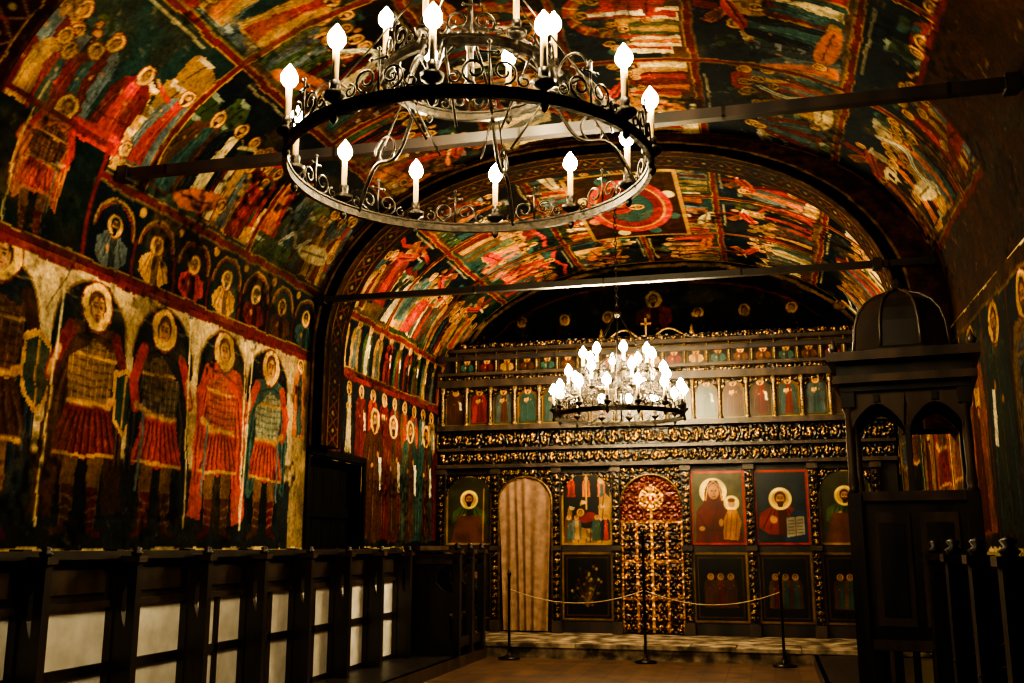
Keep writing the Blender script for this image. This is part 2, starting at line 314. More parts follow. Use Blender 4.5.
def scene(cv,x0,y0,x1,y1,kind=None,crowd=None):
    w,h=x1-x0,y1-y0
    sub=Cv(w,h,cv.res,pick([NAVY,BLK,dk(TEAL,.6),NAVY,dk(NAVY,.7)]))
    kind=kind or pick(['hill','both','both','hill','build'])
    sub.rect(0,0,w,h*.2,pick([dk(GREEN,.7),dk(OCH,.5),BRN,dk(TEAL,.8)]))
    if kind in('hill','both'): hills(sub,-.1,h*.08,w*rng.uniform(.55,1.05),h*rng.uniform(.7,.95)); hills(sub,w*rng.uniform(.4,.65),h*.05,w*1.05,h*rng.uniform(.45,.7))
    if kind in('build','both'):
        L=(.02,.33,.68) if kind=='build' else (pick([.05,.6]),)
        for x in L: building(sub,w*x,h*.3,w*.27,h*rng.uniform(.25,.42))
        if kind=='build': sub.line([(w*.1,h*.85),(w*.35,h*.78),(w*.6,h*.86),(w*.9,h*.8)],.06,RED)
    if kind=='throne':
        sub.ell(w/2,h*.55,w*.25,h*.38,RED); sub.ell(w/2,h*.55,w*.21,h*.33,ORG); sub.ell(w/2,h*.55,w*.16,h*.28,dk(TEAL,.7))
        for k in range(16):
            a=2*pi*k/16; sub.line([(w/2+.16*w*math.cos(a),h*.55+.28*h*math.sin(a)),(w/2+.24*w*math.cos(a),h*.55+.37*h*math.sin(a))],.02,GOLD)
    for _ in range(2): tree(sub,rng.uniform(.05,.95)*w,h*rng.uniform(.3,.6),h*.25)
    sidex=pick([0,1]); n=crowd or int(rng.integers(3,5)); hh=h*.50
    for r in(2,1,0):
        for i in range(n):
            x=w*((.05 if sidex else .52)+.42*(i+.5*(r%2))/n); 
            if r==2: head(sub,x,h*.66+rng.uniform(-.02,.02),hh,rng.random()<.8,rng.random()<.5)
            else: saint(sub,x,h*(.05+.10*r)+rng.uniform(-.02,.02),hh*rng.uniform(.92,1.08),pick(ROBES),pick(ROBES),'robe',pick([-1,1]),rng.random()<.5,rng.random()<.75,lean=rng.uniform(-.1,.1),wx=1.25)
    for i in range(2):
        x=w*((.62 if sidex else .1)+.25*i); saint(sub,x,h*rng.uniform(.04,.2),h*rng.uniform(.5,.64),pick([RED,ORG,TEAL,CREAM]),pick([RED,DRED,BRN,SLATE,OCH,NAVY]),'robe',-1 if sidex else 1,rng.random()<.5,lean=rng.uniform(-.35,.35),wx=1.45,arm=pick(['up',None]))
    if rng.random()<.5:
        cx,cy=w*rng.uniform(.3,.7),h*rng.uniform(.12,.3); c=pick([RED,CREAM,ORG]); sub.ell(cx,cy,w*.2,h*.075,c,rot=rng.uniform(-.4,.4)); sub.line([(cx-w*.15,cy-.03),(cx+w*.12,cy+.03)],.02,dk(c,.5)); head(sub,cx+w*.2,cy+.05,h*.5)
    if kind=='throne': saint(sub,w/2,h*.3,h*.55,WHITE,RED,beard=True,prop='book')
    if rng.random()<.45: angel(sub,w*rng.uniform(.3,.7),h*.76,h*.36,pick([-1,1]))
    if rng.random()<.6: sub.line([(w*.15,h*.93),(w*.75,h*.93)],.025,CREAM,.6)
    i0=int(round(x0/cv.res)); j0=int(round(y0/cv.res)); a=cv.a[j0:j0+sub.H,i0:i0+sub.W]; a[...]=sub.a[:a.shape[0],:a.shape[1]]
    cv.frame(x0,y0,x1,y1,.055,DRED); cv.frame(x0+.035,y0+.035,x1-.035,y1-.035,.012,OCH)
def ornament(cv,x0,y0,x1,y1,p=.14):
    cv.rect(x0,y0,x1,y1,dk(DRED,.5)); W=x1-x0; L=y1-y0; a=x0+W*.22; b=x0+W*.78
    cv.line([(a,y0),(a,y1)],.016,OCH); cv.line([(b,y0),(b,y1)],.016,OCH); cv.line([(x0+.05*W,y0),(x0+.05*W,y1)],.02,BRN); cv.line([(x0+.95*W,y0),(x0+.95*W,y1)],.02,BRN)
    n=int(L/p)
    for i in range(n):
        v=y0+(i+.5)*L/n; c=dk(OCH,.8)
        cv.line([(a,v-p/2),(b,v+p/2)],.013,c); cv.line([(b,v-p/2),(a,v+p/2)],.013,c); cv.ell((a+b)/2,v+p/2,.03,.022,dk(CREAM,.8)); cv.line([((a+b)/2-.04,v),((a+b)/2+.04,v)],.014,dk(RED,.9))
# ------------------------------------------------------------------ room geometry
XL,XR,ZS=-4.5,1.65,3.2
CX=(XL+XR)/2; A=(XR-XL)/2; B=2.1; EX=2/2.3
def spow(v,e): return np.sign(v)*np.abs(v)**e
def profile(off=0,n=3000,oL=None,oR=None):
    th=np.linspace(pi,0,n); oL=off if oL is None else oL; oR=off if oR is None else oR
    c=(XL+oL+XR-oR)/2; a=(XR-oR-XL-oL)/2
    x=c+a*spow(np.cos(th),EX); z=ZS+(B-off)*spow(np.sin(th),EX)
    s=np.concatenate([[0],np.cumsum(np.hypot(np.diff(x),np.diff(z)))]); return x,z,s
px_,pz_,ps_=profile(); LV=ps_[-1]; HL=LV/2
def sofz(z):
    i=np.argmax(pz_>=z); return ps_[i]
def hxz(z,off=0): return (A-off)*(max(0,1-(abs(z-ZS)/(B-off))**2.3))**(1/2.3)
Y0,Y1=2.2,13.9
RA=(4.08,4.56); RB=(9.3,9.76)
res=.0125
def u(y): return y-Y0
SM=sofz(3.85)
R1=SM+1.26; R2=R1+1.26
def half(side):
    cv=Cv(Y1-Y0,HL,res,BRN)
    bays=[(Y0,RA[0]),(RA[1],RB[0]),(RB[1],Y1)]
    for bi,(a,b) in enumerate(bays):
        n=max(1,int(round((b-a)/1.55))); w=(b-a)/n
        for i in range(n):
            x0,x1=u(a+i*w),u(a+(i+1)*w)
            scene(cv,x0,SM,x1,R1); scene(cv,x0,R1,x1,R2)
            scene(cv,x0,R2,x1,HL,crowd=3,kind='throne' if i%2 else 'hill')
    if side=='L':
        cv.rect(0,0,cv.w,SM,dk(NAVY,.9))
        cv.rect(u(RA[1]),0,u(5.72),SM+.15,dk(TEAL,.45)); 
        saint(cv,u(5.15),.04,.98,RED,dk(ORG,.9),'war',prop='sword',arm=BRN,wx=1.2); cv.frame(u(RA[1]),0,u(5.68),SM+.2,.04,DRED)
        y=5.98
        while y<9.2:
            medallion(cv,u(y),.30,.225); cv.line([(u(y+.26),.06),(u(y+.26),.34)],.035,dk(DRED,.9))
            cv.ell(u(y+.26),.56,.04,.04,OCH)
            y+=.52
        y=10.05
        while y<13.8: saint(cv,u(y),.04,.62,pick(ROBES),pick(ROBES),prop=pick(['book','scroll']),wx=1.2); y+=.34
        cv.line([(0,.02),(cv.w,.02)],.06,DRED); cv.line([(u(5.7),SM),(cv.w,SM)],.06,DRED); cv.line([(u(5.7),SM-.04),(cv.w,SM-.04)],.012,OCH); cv.line([(0,.06),(cv.w,.06)],.012,OCH)
        snake(cv,[(u(6.6),R1+.62),(u(6.8),R1+.85),(u(7.0),R1+.68),(u(7.2),R1+.42),(u(7.38),R1+.45)],.075)
        snake(cv,[(u(8.15),SM+.25),(u(8.3),SM+.4),(u(8.45),SM+.3),(u(8.6),SM+.45)],.045)
    else:
        pl=dk(BRN,.62)
        cv.rect(0,0,u(9.3),SM,pl); cv.rect(0,0,u(7.1),SM+.75,pl)
        y=10.05
        while y<13.8: medallion(cv,u(y),.33,.215); y+=.52
        cv.line([(u(7.1),SM+.75),(u(7.1),SM),(cv.w,SM)],.05,DRED); cv.line([(0,SM+.75),(u(7.1),SM+.75)],.05,DRED)
        snake(cv,[(u(8.2),SM+.25),(u(8.28),SM+.5),(u(8.12),SM+.7),(u(8.25),SM+.95)],.07)
        snake(cv,[(u(8.1),R1+.25),(u(8.2),R1+.5),(u(8.05),R1+.75)],.07)
    cv.age(.5)
    return cv.a
Lh=half('L'); Rh=half('R')
C=np.concatenate([Lh,Rh[::-1][1:]],0)
full=Cv(Y1-Y0,LV,res); 
full.a=C.copy(); full.H,full.W=C.shape[:2]
hc=(C.shape[0]-1)*res/2
def crown(ya,yb,hw,rx,ry):
    t=full.a.copy()
    full.rect(u(ya),hc-hw,u(yb),hc+hw,dk(BRN,.5)); full.frame(u(ya),hc-hw,u(yb),hc+hw,.05,dk(OCH,.9)); m=u((ya+yb)/2)
    for k in range(8):
        a=2*pi*k/8+.4; full.ell(m+math.cos(a)*rx*1.08,hc+math.sin(a)*hw*.85,.12,.08,pick([ORG,TEAL,CREAM]))
    full.ell(m,hc,rx,ry,RED); full.ell(m,hc,rx*.85,ry*.84,OCH); full.ell(m,hc,rx*.8,ry*.78,DRED); full.ell(m,hc,rx*.58,ry*.55,dk(TEAL,.8))
    bust(full,m,hc,ry*.55,RED,True)
    n=noise2(full.H,full.W,10)*.35+noise2(full.H,full.W,40)*.35; d=(np.abs(full.a-t).sum(-1)>1e-9)[...,None]
    full.a=np.where(d,full.a*(.72+n[...,None]*.5)*.78+t*.14,full.a)
crown(10.3,12.6,.62,.95,.5)
C=full.a
H=C.shape[0]; sv=np.linspace(0,LV,H); gx=np.interp(sv,ps_,px_); gz=np.interp(sv,ps_,pz_)
P=np.zeros(C.shape); P[...,0]=gx[:,None]; P[...,1]=(Y0+np.arange(C.shape[1])*res)[None,:]; P[...,2]=gz[:,None]
grid_mesh('ceiling',P,C,M_FRESCO)
def wall(side,z1=ZS):
    cv=Cv(Y1-Y0,z1,.0125,CREAM)
    if side=='L':
        cv.rect(0,1.28,cv.w,z1,(.68,.58,.40))
        cv.rect(0,1.28,cv.w,1.90,(.13,.15,.16)); cv.line([(0,1.90),(cv.w,1.90)],.02,dk(OCH,.6))
        D=(.08,.105,.12)
        ws=[(2.6,OCH,TEAL,'sword',BRN,0),(3.6,DRED,DRED,'sword',BRN,0),(4.93,dk(BRN,.7),dk(NAVY,1.1),'shield',BRN,1),(5.86,DRED,dk(BRN,.75),'shield',(.46,.33,.18),1),(6.74,RED,(.13,.14,.15),'sword',(.32,.26,.19),0),(7.62,(.62,.22,.16),(.70,.25,.18),'sword',(.60,.26,.17),1),(8.43,(.64,.22,.15),TEAL,'sword',(.47,.48,.38),0)]
        for y,r,c,pr,am,lc in ws:
            X=u(y); t=np.linspace(0,pi,14); w0=.40
            cv.poly([(X-.27,1.5),(X+.27,1.5),(X+.34,2.1),(X+.29,2.4),(X+w0,2.66)]+[(X+w0*math.cos(q),2.70+.42*math.sin(q)) for q in t]+[(X-w0,2.60),(X-.31,2.3),(X-.36,1.9)],D)
            cv.line([(X+w0*math.cos(q),2.70+.42*math.sin(q)) for q in t],.02,dk(OCH,.7))
            saint(cv,X,1.36,1.76 if y>5.5 else 1.9,r,c,'war',f=1 if y<6 or y>8 else -1,prop=pr,arm=am,longc=bool(lc),wx=1.15,lean=rng.uniform(-.03,.03))
            cv.line([(X+.16,2.96),(X+.34,2.98)],.010,CREAM,.5); cv.line([(X-.34,2.98),(X-.18,2.96)],.010,CREAM,.5)
        cv.rect(u(8.95),1.28,u(9.35),z1,(.56,.46,.30)); saint(cv,u(9.08),2.35,.8,TEAL,ORG)
        cv.rect(u(9.3),2.2,u(13.9),z1,NAVY)
        y=9.95
        while y<13.8: saint(cv,u(y),2.28,.85,pick(ROBES),pick(ROBES),prop=pick(['book','scroll',None]),beard=rng.random()<.6,wx=1.2); y+=.36
        cv.rect(u(10.78),1.28,u(13.9),2.25,NAVY)
        y=11.1
        while y<13.8:
            saint(cv,u(y),1.32,1.6,dk(pick([SLATE,BRN,TEAL,BRN]),.8),dk(pick([DRED,BRN,SLATE,TEAL]),.8),beard=True,prop=pick(['book','scroll']),wx=1.3); y+=.62
        cv.line([(u(9.76),z1-.03),(cv.w,z1-.03)],.06,DRED)
        cv.line([(0,z1-.02),(cv.w,z1-.02)],.07,DRED)
    else:
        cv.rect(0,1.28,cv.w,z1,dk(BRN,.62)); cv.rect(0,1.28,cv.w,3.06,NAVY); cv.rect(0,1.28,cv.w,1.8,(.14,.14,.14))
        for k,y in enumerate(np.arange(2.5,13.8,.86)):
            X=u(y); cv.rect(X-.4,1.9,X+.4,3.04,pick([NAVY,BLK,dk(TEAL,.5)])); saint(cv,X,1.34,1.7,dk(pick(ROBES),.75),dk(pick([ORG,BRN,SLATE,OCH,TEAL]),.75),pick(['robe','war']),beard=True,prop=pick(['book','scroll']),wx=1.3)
            cv.line([(X+.43,1.3),(X+.43,3.04)],.03,DRED)
        cv.line([(0,3.06),(cv.w,3.06)],.03,dk(OCH,.6))
    low=cv.a[:int(1.27/.0125)].copy()
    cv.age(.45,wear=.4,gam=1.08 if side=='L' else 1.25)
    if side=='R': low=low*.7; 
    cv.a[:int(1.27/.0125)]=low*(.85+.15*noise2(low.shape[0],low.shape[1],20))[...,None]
    H,W=cv.H,cv.W; P=np.zeros((H,W,3)); P[...,0]=XL if side=='L' else XR; P[...,1]=(Y0+np.arange(W)*.0125)[None,:]; P[...,2]=(np.arange(H)*.0125)[:,None]
    mask=None
    if side=='L':
        yy=P[:-1,:-1,1];zz=P[:-1,:-1,2]; mask=~((yy>9.35)&(yy<10.72)&(zz<2.2))
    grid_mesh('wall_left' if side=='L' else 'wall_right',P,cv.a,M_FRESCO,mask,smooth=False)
wall('L'); wall('R')
# door niche in left wall
d=MB()
yA,yB,zt=9.36,10.73,2.21; XD=XL-.20
d.b2(XD,XL-.002,yA-.06,yA,0,zt,0); d.b2(XD,XL-.002,yB,yB+.06,0,zt,0); d.b2(XD,XL-.002,yA-.06,yB+.06,zt,zt+.06,0)
for k in range(6): d.b2(XD,XD+.04,yA+k*(yB-yA)/6+.004,yA+(k+1)*(yB-yA)/6-.004,0,zt,0)
d.b2(XD+.04,XD+.07,yA,yB,.5,.62,0); d.b2(XD+.04,XD+.07,yA,yB,1.6,1.72,0)
d.tube([(XD+.05,yB-.18,1.05),(XD+.11,yB-.18,1.05),(XD+.11,yB-.18,1.2),(XD+.05,yB-.18,1.2)],.01,1)
d.b2(XL+.004,XL+.2,yA-.02,yB+.02,.122,.20,1); d.b2(XL+.004,XL+.03,yA-.08,yA-.01,.2,2.24,0); d.b2(XL+.004,XL+.03,yB+.01,yB+.08,.2,2.24,0); d.b2(XL+.004,XL+.03,yA-.08,yB+.08,2.22,2.29,0)
d.build('door_1',[M_BLACK,M_WOOD,M_WOODL])
def rib(name,ya,yb,off,zleg,oR=None):
    oR=off if oR is None else oR
    xs,zs,ss=profile(off,600,off,oR); tot=ss[-1]; r=.0125
    legL=ZS-zleg; L=tot+2*legL
    cv=Cv(yb-ya,L,r,BLK); 
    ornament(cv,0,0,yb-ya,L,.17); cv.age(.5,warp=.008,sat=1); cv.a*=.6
    s=np.linspace(0,L,cv.H)
    X=np.where(s<legL,XL+off,np.where(s>legL+tot,XR-oR,np.interp(s-legL,ss,xs)))
    Z=np.where(s<legL,zleg+s,np.where(s>legL+tot,ZS-(s-legL-tot),np.interp(s-legL,ss,zs)))
    P=np.zeros((cv.H,cv.W,3)); P[...,0]=X[:,None];P[...,2]=Z[:,None];P[...,1]=(ya+np.linspace(0,yb-ya,cv.W))[None,:]
    e=bpy.data.objects.new(name,None); link(e)
    grid_mesh('soffit',P,cv.a,M_FRESCO,None,e)
    xo,zo,so=profile(-.02,600)
    Xo=np.where(s<legL,XL-.02,np.where(s>legL+tot,XR+.02,np.interp((s-legL)/tot,so/so[-1],xo))); Zo=np.where((s<legL)|(s>legL+tot),Z,np.interp((s-legL)/tot,so/so[-1],zo))
    for nm,y in(('front_face',ya),('back_face',yb)):
        W=33; t=np.linspace(0,1,W); Q=np.zeros((cv.H,W,3)); Q[...,0]=X[:,None]*(1-t)+Xo[:,None]*t; Q[...,2]=Z[:,None]*(1-t)+Zo[:,None]*t; Q[...,1]=y
        dist=np.hypot(Q[...,0]-X[:,None],Q[...,2]-Z[:,None])
        col=np.zeros((cv.H,W,3)); col[:]=dk(BRN,.75); col[dist<.15]=BLK; col[(dist>.125)&(dist<.15)]=dk(OCH,.7); col[dist<.02]=dk(OCH,.7); col*=(.6+.5*noise2(cv.H,W,6))[...,None]
        grid_mesh(nm,Q,col,M_FRESCO,None,e)
    return e
rib('trim_1',RA[0],RA[1],.10,1.3); rib('trim_2',RB[0],RB[1],.17,2.3,.42)
for k,(y,z) in enumerate(((5.85,3.90),(9.24,3.80),(13.1,3.86))):
    b=MB(); q=.034 if k<1 else .030
    hx=hxz(z); b.b2(CX-hx+.0,CX+hx-.0,y-q,y+q,z-q,z+q,0)
    for sx in(-1,1): b.box((CX+sx*(hx-.06),y,z),(.08,q*3,q*3),0)
    if k==1: b.box((CX+hx-.5,y,z),(.08,q*3.4,q*3.4),0)
    for xx in np.linspace(CX-hx+.4,CX+hx-.4,5): b.box((xx,y,z),(.02,q*2.12,q*2.12),1)
    b.build('tie_beam',[M_WOOD,M_IRON])
# end wall
cv=Cv(XR-XL,B,.0125,(.05,.085,.105))
for x in np.linspace(.5,5.6,9): saint(cv,x,.55,.85,dk(pick([SLATE,TEAL,BRN])),dk(pick([NAVY,TEAL,BRN,DRED])))
tt=np.linspace(0,pi,80); ec=lambda o:[(A+(A-o)*float(spow(np.cos(t),EX)),(B-o)*float(spow(np.sin(t),EX))) for t in tt]
cv.line(ec(.06),.05,OCH); cv.line(ec(.3),.03,DRED)
bust(cv,A,1.45,.36,DRED,True)
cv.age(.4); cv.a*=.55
xx=np.arange(cv.W)*.0125; zz=np.arange(cv.H)*.0125; lim=B*(np.clip(1-(np.abs(xx-A)/A)**2.3,0,1))**(1/2.3)
P=np.zeros(cv.a.shape); P[...,0]=XL+xx[None,:]; P[...,1]=13.88; P[...,2]=ZS+zz[:,None]
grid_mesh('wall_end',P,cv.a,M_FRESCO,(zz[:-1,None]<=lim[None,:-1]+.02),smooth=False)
w=MB(); w.b2(XL,XR,13.88,13.95,0,ZS,0); w.build('wall_sanctuary',[M_PLAIN])
# floor
f=MB(); f.b2(XL,XR,0,13.9,-.1,0,0); f.build('floor',[M_FLOOR])
s=MB(); s.b2(XL+.01,XR-.01,12.0,13.86,0,.13,0)
xc=XL+.02; 
while xc<XR-.05:
    wd=min(rng.uniform(.5,.95),XR-.02-xc); s.b2(xc+.004,xc+wd-.004,11.95+rng.uniform(0,.02),12.45,.125,.17+rng.uniform(-.006,.006),0); xc+=wd
s.b2(XL+.01,XR-.01,12.45,13.86,.13,.168,0)
s.build('stone_step',[M_STONE])
s=MB(); s.b2(XL+.01,-3.33,1.5,11.9,0,.12,0); s.b2(-3.37,-3.325,1.5,11.9,0,.12,1); s.build('stall_platform',[M_WOOD,M_WOODL])
s=MB(); s.b2(.42,XR-.01,1.5,11.9,0,.12,0); s.b2(.415,.46,1.5,11.9,0,.12,1); s.build('stall_platform',[M_WOOD,M_WOODL])
# ------------------------------------------------------------------ stalls
def divider(m,y,xa,xf,z0,n=None):
    X=lambda t: xa+(xf-xa)*t
    prof=[(.0,z0),(1.0,z0),(1.0,.22),(.86,.30),(.84,.58),(1.0,.66),(1.05,.74),(.72,.82),(.60,.90),(.62,1.02),(.85,1.10),(.95,1.18),(.0,1.22)]
    vs=[(X(t),y-.022,z) for t,z in prof]+[(X(t),y+.022,z) for t,z in prof]; n=len(prof)
    m.add(vs,[tuple(range(n)),tuple(range(2*n-1,n-1,-1))]+[(k,k+n,(k+1)%n+n,(k+1)%n) for k in range(n)],0)
def railing(ys,xp,xf,name,white=True):
    m=MB(); z0=.122; p=ys[1]-ys[0]; ya,yb=ys[0],ys[-1]; sg=1 if xf>xp else -1
    def bx(a,b,y0,y1,c,d,mat=0): x0,x1=sorted((a,b)); m.b2(x0,x1,y0,y1,c,d,mat)
    bx(xp-sg*.03,xp,ya,yb,z0,.95,2 if white else 0)
    bx(xp-sg*.03,xp+sg*.01,ya,yb,.96,1.22); bx(xp-sg*.08,xp+sg*.09,ya-.03,yb+.03,1.22,1.27); bx(xp,xp+sg*.03,ya,yb,.93,.97,1)
    bx(xp,xp+sg*.02,ya,yb,.54,.60); bx(xp,xp+sg*.02,ya,yb,z0,.16)
    for i,y in enumerate(ys):
        divider(m,y,xp,xf,z0)
        bx(xf-sg*.03,xf+sg*.03,y-.03,y+.03,z0,1.20); bx(xp,xf+sg*.05,y-.045,y+.045,1.20,1.24,1)
        m.lathe((xf,y,1.24),[(.03,0),(.038,.02),(.02,.03),(.03,.045),(.001,.06)],8,0)
        bx(xp-sg*.04,xp+sg*.05,y-.035,y+.035,z0,1.28)
        if i<len(ys)-1: bx(xp+sg*.01,xp+sg*.025,y+.09,y+p-.09,1.02,1.16,1)
        if i<len(ys)-1 and i>4: bx(xp,xp+sg*.02,y+p*.50,y+p*.56,z0,.95)
    return m.build(name,[M_WOOD,M_WOODL,M_PLASTER])
railing([2.29+.825*k for k in range(11)],-4.0,-3.83,'choir_stalls')
def seats(x0,ys,xb,name):
    m=MB(); sg=1 if x0>xb else -1; z0=.122
    def bx(a,b,y0,y1,c,d,mat=0): q0,q1=sorted((a,b)); m.b2(q0,q1,y0,y1,c,d,mat)
    ya,yb=ys[0],ys[-1]; p=ys[1]-ys[0]
    bx(xb,xb+sg*.05,ya,yb,z0,1.25); bx(xb,xb+sg*.2,ya-.03,yb+.03,1.25,1.30,1)
    for i,y in enumerate(ys):
        divider(m,y,xb,x0,z0); bx(x0-sg*.05,x0+sg*.03,y-.045,y+.045,z0,1.22); bx(x0-sg*.07,x0+sg*.05,y-.06,y+.06,1.22,1.26,1)
        m.lathe((x0-sg*.01,y,1.26),[(.03,0),(.045,.02),(.02,.035),(.036,.06),(.001,.08)],8,0)
        bx(xb,x0,y-.045,y+.045,1.10,1.15,1)
        if i<len(ys)-1: bx(xb+sg*.05,x0-sg*.08,y+.03,y+p-.03,.50,.54,1); bx(x0-sg*.03,x0,y+.04,y+p-.04,.2,.3)
    return m.build(name,[M_WOOD,M_WOODL])
seats(-3.36,[10.85,11.35,11.83],-4.0,'stall_seats')
seats(.90,list(np.arange(3.1,6.3,.62)),1.60,'choir_stalls')
# ------------------------------------------------------------------ chandeliers
def chandelier(name,c,tiers,ztop,k=1.0,rot=0,seg=72,bs=1.0,cl=.135):
    m=MB(); cx,cy,cz=c
    IR,CA,BU,BR=0,1,2,3
    for ti,(R,dz,n,ro) in enumerate(tiers):
        z=cz+dz
        m.band((cx,cy,z),R,.042*k,.012,IR,seg)
        m.band((cx,cy,z+.024*k),R+.010,.010,.030,IR,seg); m.band((cx,cy,z-.024*k),R+.008,.008,.026,IR,seg)
        for i in range(n):
            a=2*pi*i/n+ro+rot; ca,sa=math.cos(a),math.sin(a); bx,by=cx+R*ca,cy+R*sa
            m.lathe((bx,by,z-.07*k),[(0.002,0),(.014,.012),(.022,.03),(.012,.05),(.012,.10),(.018,.105),(.05*k,.125),(.056*k,.15),(.020,.152),(.026,.17),(.026,.21),(.014,.212)],10,IR)
            m.lathe((bx,by,z+.13*k),[(.0165,0),(.0165,cl),(.012,cl+.01)],8,CA)
            zb=z+.13*k+cl+.01
            m.lathe((bx,by,zb),[(q*bs,w_*bs) for q,w_ in[(.012,0),(.028,.012),(.040,.034),(.040,.056),(.028,.082),(.012,.104),(.001,.120)]],10,BU)
            am=a+pi/n
            for sg in(-1,1):
                pts=[]
                for t in np.linspace(0,1,18):
                    ph=-pi/2+t*2.6*pi; rr=.062*k*(1-.72*t)
                    ox=sg*(.065*k+rr*math.cos(ph)); oz=.03*k+.07*k+rr*math.sin(ph)
                    aa=am+ox/R; pts.append((cx+R*math.cos(aa),cy+R*math.sin(aa),z+oz))
                m.tube(pts,.0055*k+.001,IR,5)
                pts=[]
                for t in np.linspace(0,1,14):
                    ph=pi/2-t*2.2*pi; rr=.035*k*(1-.7*t)
                    aa=a+sg*(.095*k+rr*math.cos(ph))/R; pts.append((cx+R*math.cos(aa),cy+R*math.sin(aa),z+.065*k+rr*math.sin(ph)))
                m.tube(pts,.0045*k+.001,IR,5)
            px,py=cx+R*math.cos(am),cy+R*math.sin(am); tx,ty=-math.sin(am)*.04*k,math.cos(am)*.04*k
            m.tube([(px,py,z+.02),(px,py,z+.24*k)],.006,IR,5); m.tube([(px-tx,py-ty,z+.19*k),(px+tx,py+ty,z+.19*k)],.006,IR,5)
            for qx,qy,qz in((-tx,-ty,.19*k),(tx,ty,.19*k),(0,0,.24*k)): m.lathe((px+qx,py+qy,z+qz-.012),[(.001,0),(.012,.012),(.001,.024)],6,IR)
    R0,dz0,n0,_=tiers[0]; R1,dz1,_,_=tiers[-1]; hub=cz+dz1+.30
    for i in range(6):
        a=2*pi*i/6+rot+pi/6; ca,sa=math.cos(a),math.sin(a)
        pts=[]
        for t in np.linspace(0,1,20):
            r=R0*(1-t)+R1*t; zz=cz+dz0*(1-t)+dz1*t+.10*math.sin(2*pi*t); pts.append((cx+r*ca,cy+r*sa,zz))
        m.tube(pts,.010*k+.002,IR,6)
        pts=[]
        for t in np.linspace(0,1,14):
            r=R1*(1-t)+.03*t; pts.append((cx+r*ca,cy+r*sa,cz+dz1+(.30)*t**.6))
        m.tube(pts,.009*k+.001,IR,6)
        pts=[]
        for t in np.linspace(0,1,22):
            ph=t*2.4*pi; rr=.11*k*(1-.7*t); pts.append((cx+((R0+R1)/2+rr*math.cos(ph))*ca,cy+((R0+R1)/2+rr*math.cos(ph))*sa,cz+dz1/2+.06+rr*math.sin(ph)))
        m.tube(pts,.006*k+.001,IR,5)
        m.tube([(cx+R0*ca,cy+R0*sa,cz+.03),(cx+.03*ca,cy+.03*sa,hub+.55*k)],.0055,IR,5)
        m.tube([(cx+.5*R1*ca,cy+.5*R1*sa,cz+dz1*.3),(cx+R1*ca,cy+R1*sa,cz+dz1)],.007,IR,5)
    m.lathe((cx,cy,cz+dz1-.12),[(.001,0),(.03,.03),(.05,.08),(.025,.12),(.018,.3),(.04,.36),(.05,.42),(.02,.48),(.012,.6)],12,IR)
    m.lathe((cx,cy,hub+.5*k),[(.01,0),(.05,.03),(.05,.07),(.01,.1)],10,IR)
    z=hub+.55*k; j=0
    while z<ztop-.06:
        pts=[]
        for t in np.linspace(0,2*pi,9):
            o=.016*math.cos(t); pts.append((cx+(o if j%2 else 0),cy+(0 if j%2 else o),z+.035+.035*math.sin(t)))
        m.tube(pts,.006,IR,4); z+=.055; j+=1
    m.lathe((cx,cy,ztop-.04),[(.01,0),(.05,.01),(.06,.035)],10,IR)
    return m.build(name,[M_IRON,M_CANDLE,M_BULB,M_BRASS])
chandelier('candle_ring_chandelier',(-1.45,4.80,3.25),[(.965,0,12,.12),(.46,.52,6,.3)],5.29,1.0,0,72,1.05,.165)
chandelier('candle_ring_chandelier',(-1.58,11.2,2.74),[(.74,0,14,.1),(.58,.20,8,.3),(.40,.42,8,.2)],5.29,.85,.1,48,1.1)
# ------------------------------------------------------------------ iconostasis
ICO=bpy.data.objects.new('iconostasis',None); link(ICO)
YI=13.5
def relief(name,x0,x1,z0,z1,y,p=.2,depth=.035,gold=(.90,.66,.32),dark=(.07,.05,.04),res=.011,arch=None,base=None):
    W=int((x1-x0)/res)+1;H=int((z1-z0)/res)+1
    X,Z=np.meshgrid(np.linspace(x0,x1,W),np.linspace(z0,z1,H))
    wx=(noise2(H,W,9)-.5)*p*.35; wz=(noise2(H,W,9)-.5)*p*.35
    nx=max(1,round((x1-x0)/p)); nz=max(1,round((z1-z0)/p)); pw=(x1-x0)/nx; ph=(z1-z0)/nz
    gx=(X+wx-x0)/pw; gz=(Z+wz-z0)/ph; ix=np.floor(gx); iz=np.floor(gz)
    lx=(gx-ix-.5)*2; lz=(gz-iz-.5)*2; sg=np.where((ix+iz)%2==0,1,-1)
    r=np.hypot(lx,lz); th=np.arctan2(lz,lx*sg)
    h=.5+.5*np.cos(r*8-th*2); leaf=.5+.5*np.cos(6*th+r*5); h=np.where(r<.2,1,h)*np.clip(1.4-r,.3,1)*(.45+.55*leaf)
    h=np.clip(h+.45*(noise2(H,W,2.5)-.5),0,1)
    t=np.clip((h-.36)*2.4,0,1)[...,None]
    C=np.array(dark)*(1-t)+np.array(gold)*t; C=C*(.5+.7*noise2(H,W,6)[...,None])
    if base is not None: C=base(X,Z,h,C)
    P=np.stack([X,np.full_like(X,y)-h*depth,Z],-1)
    m=None
    if arch is not None: m=arch(X,Z)[:-1,:-1]
    return grid_mesh(name,P,C,M_CARVE,m,ICO)
fr=MB()
posts=[-4.42,-3.64,-2.778,-1.968,-1.035,-.217,.58,1.35]
xa,xb=-4.47,1.62
fr.b2(xa,xb,YI,YI+.05,.17,4.0,0)
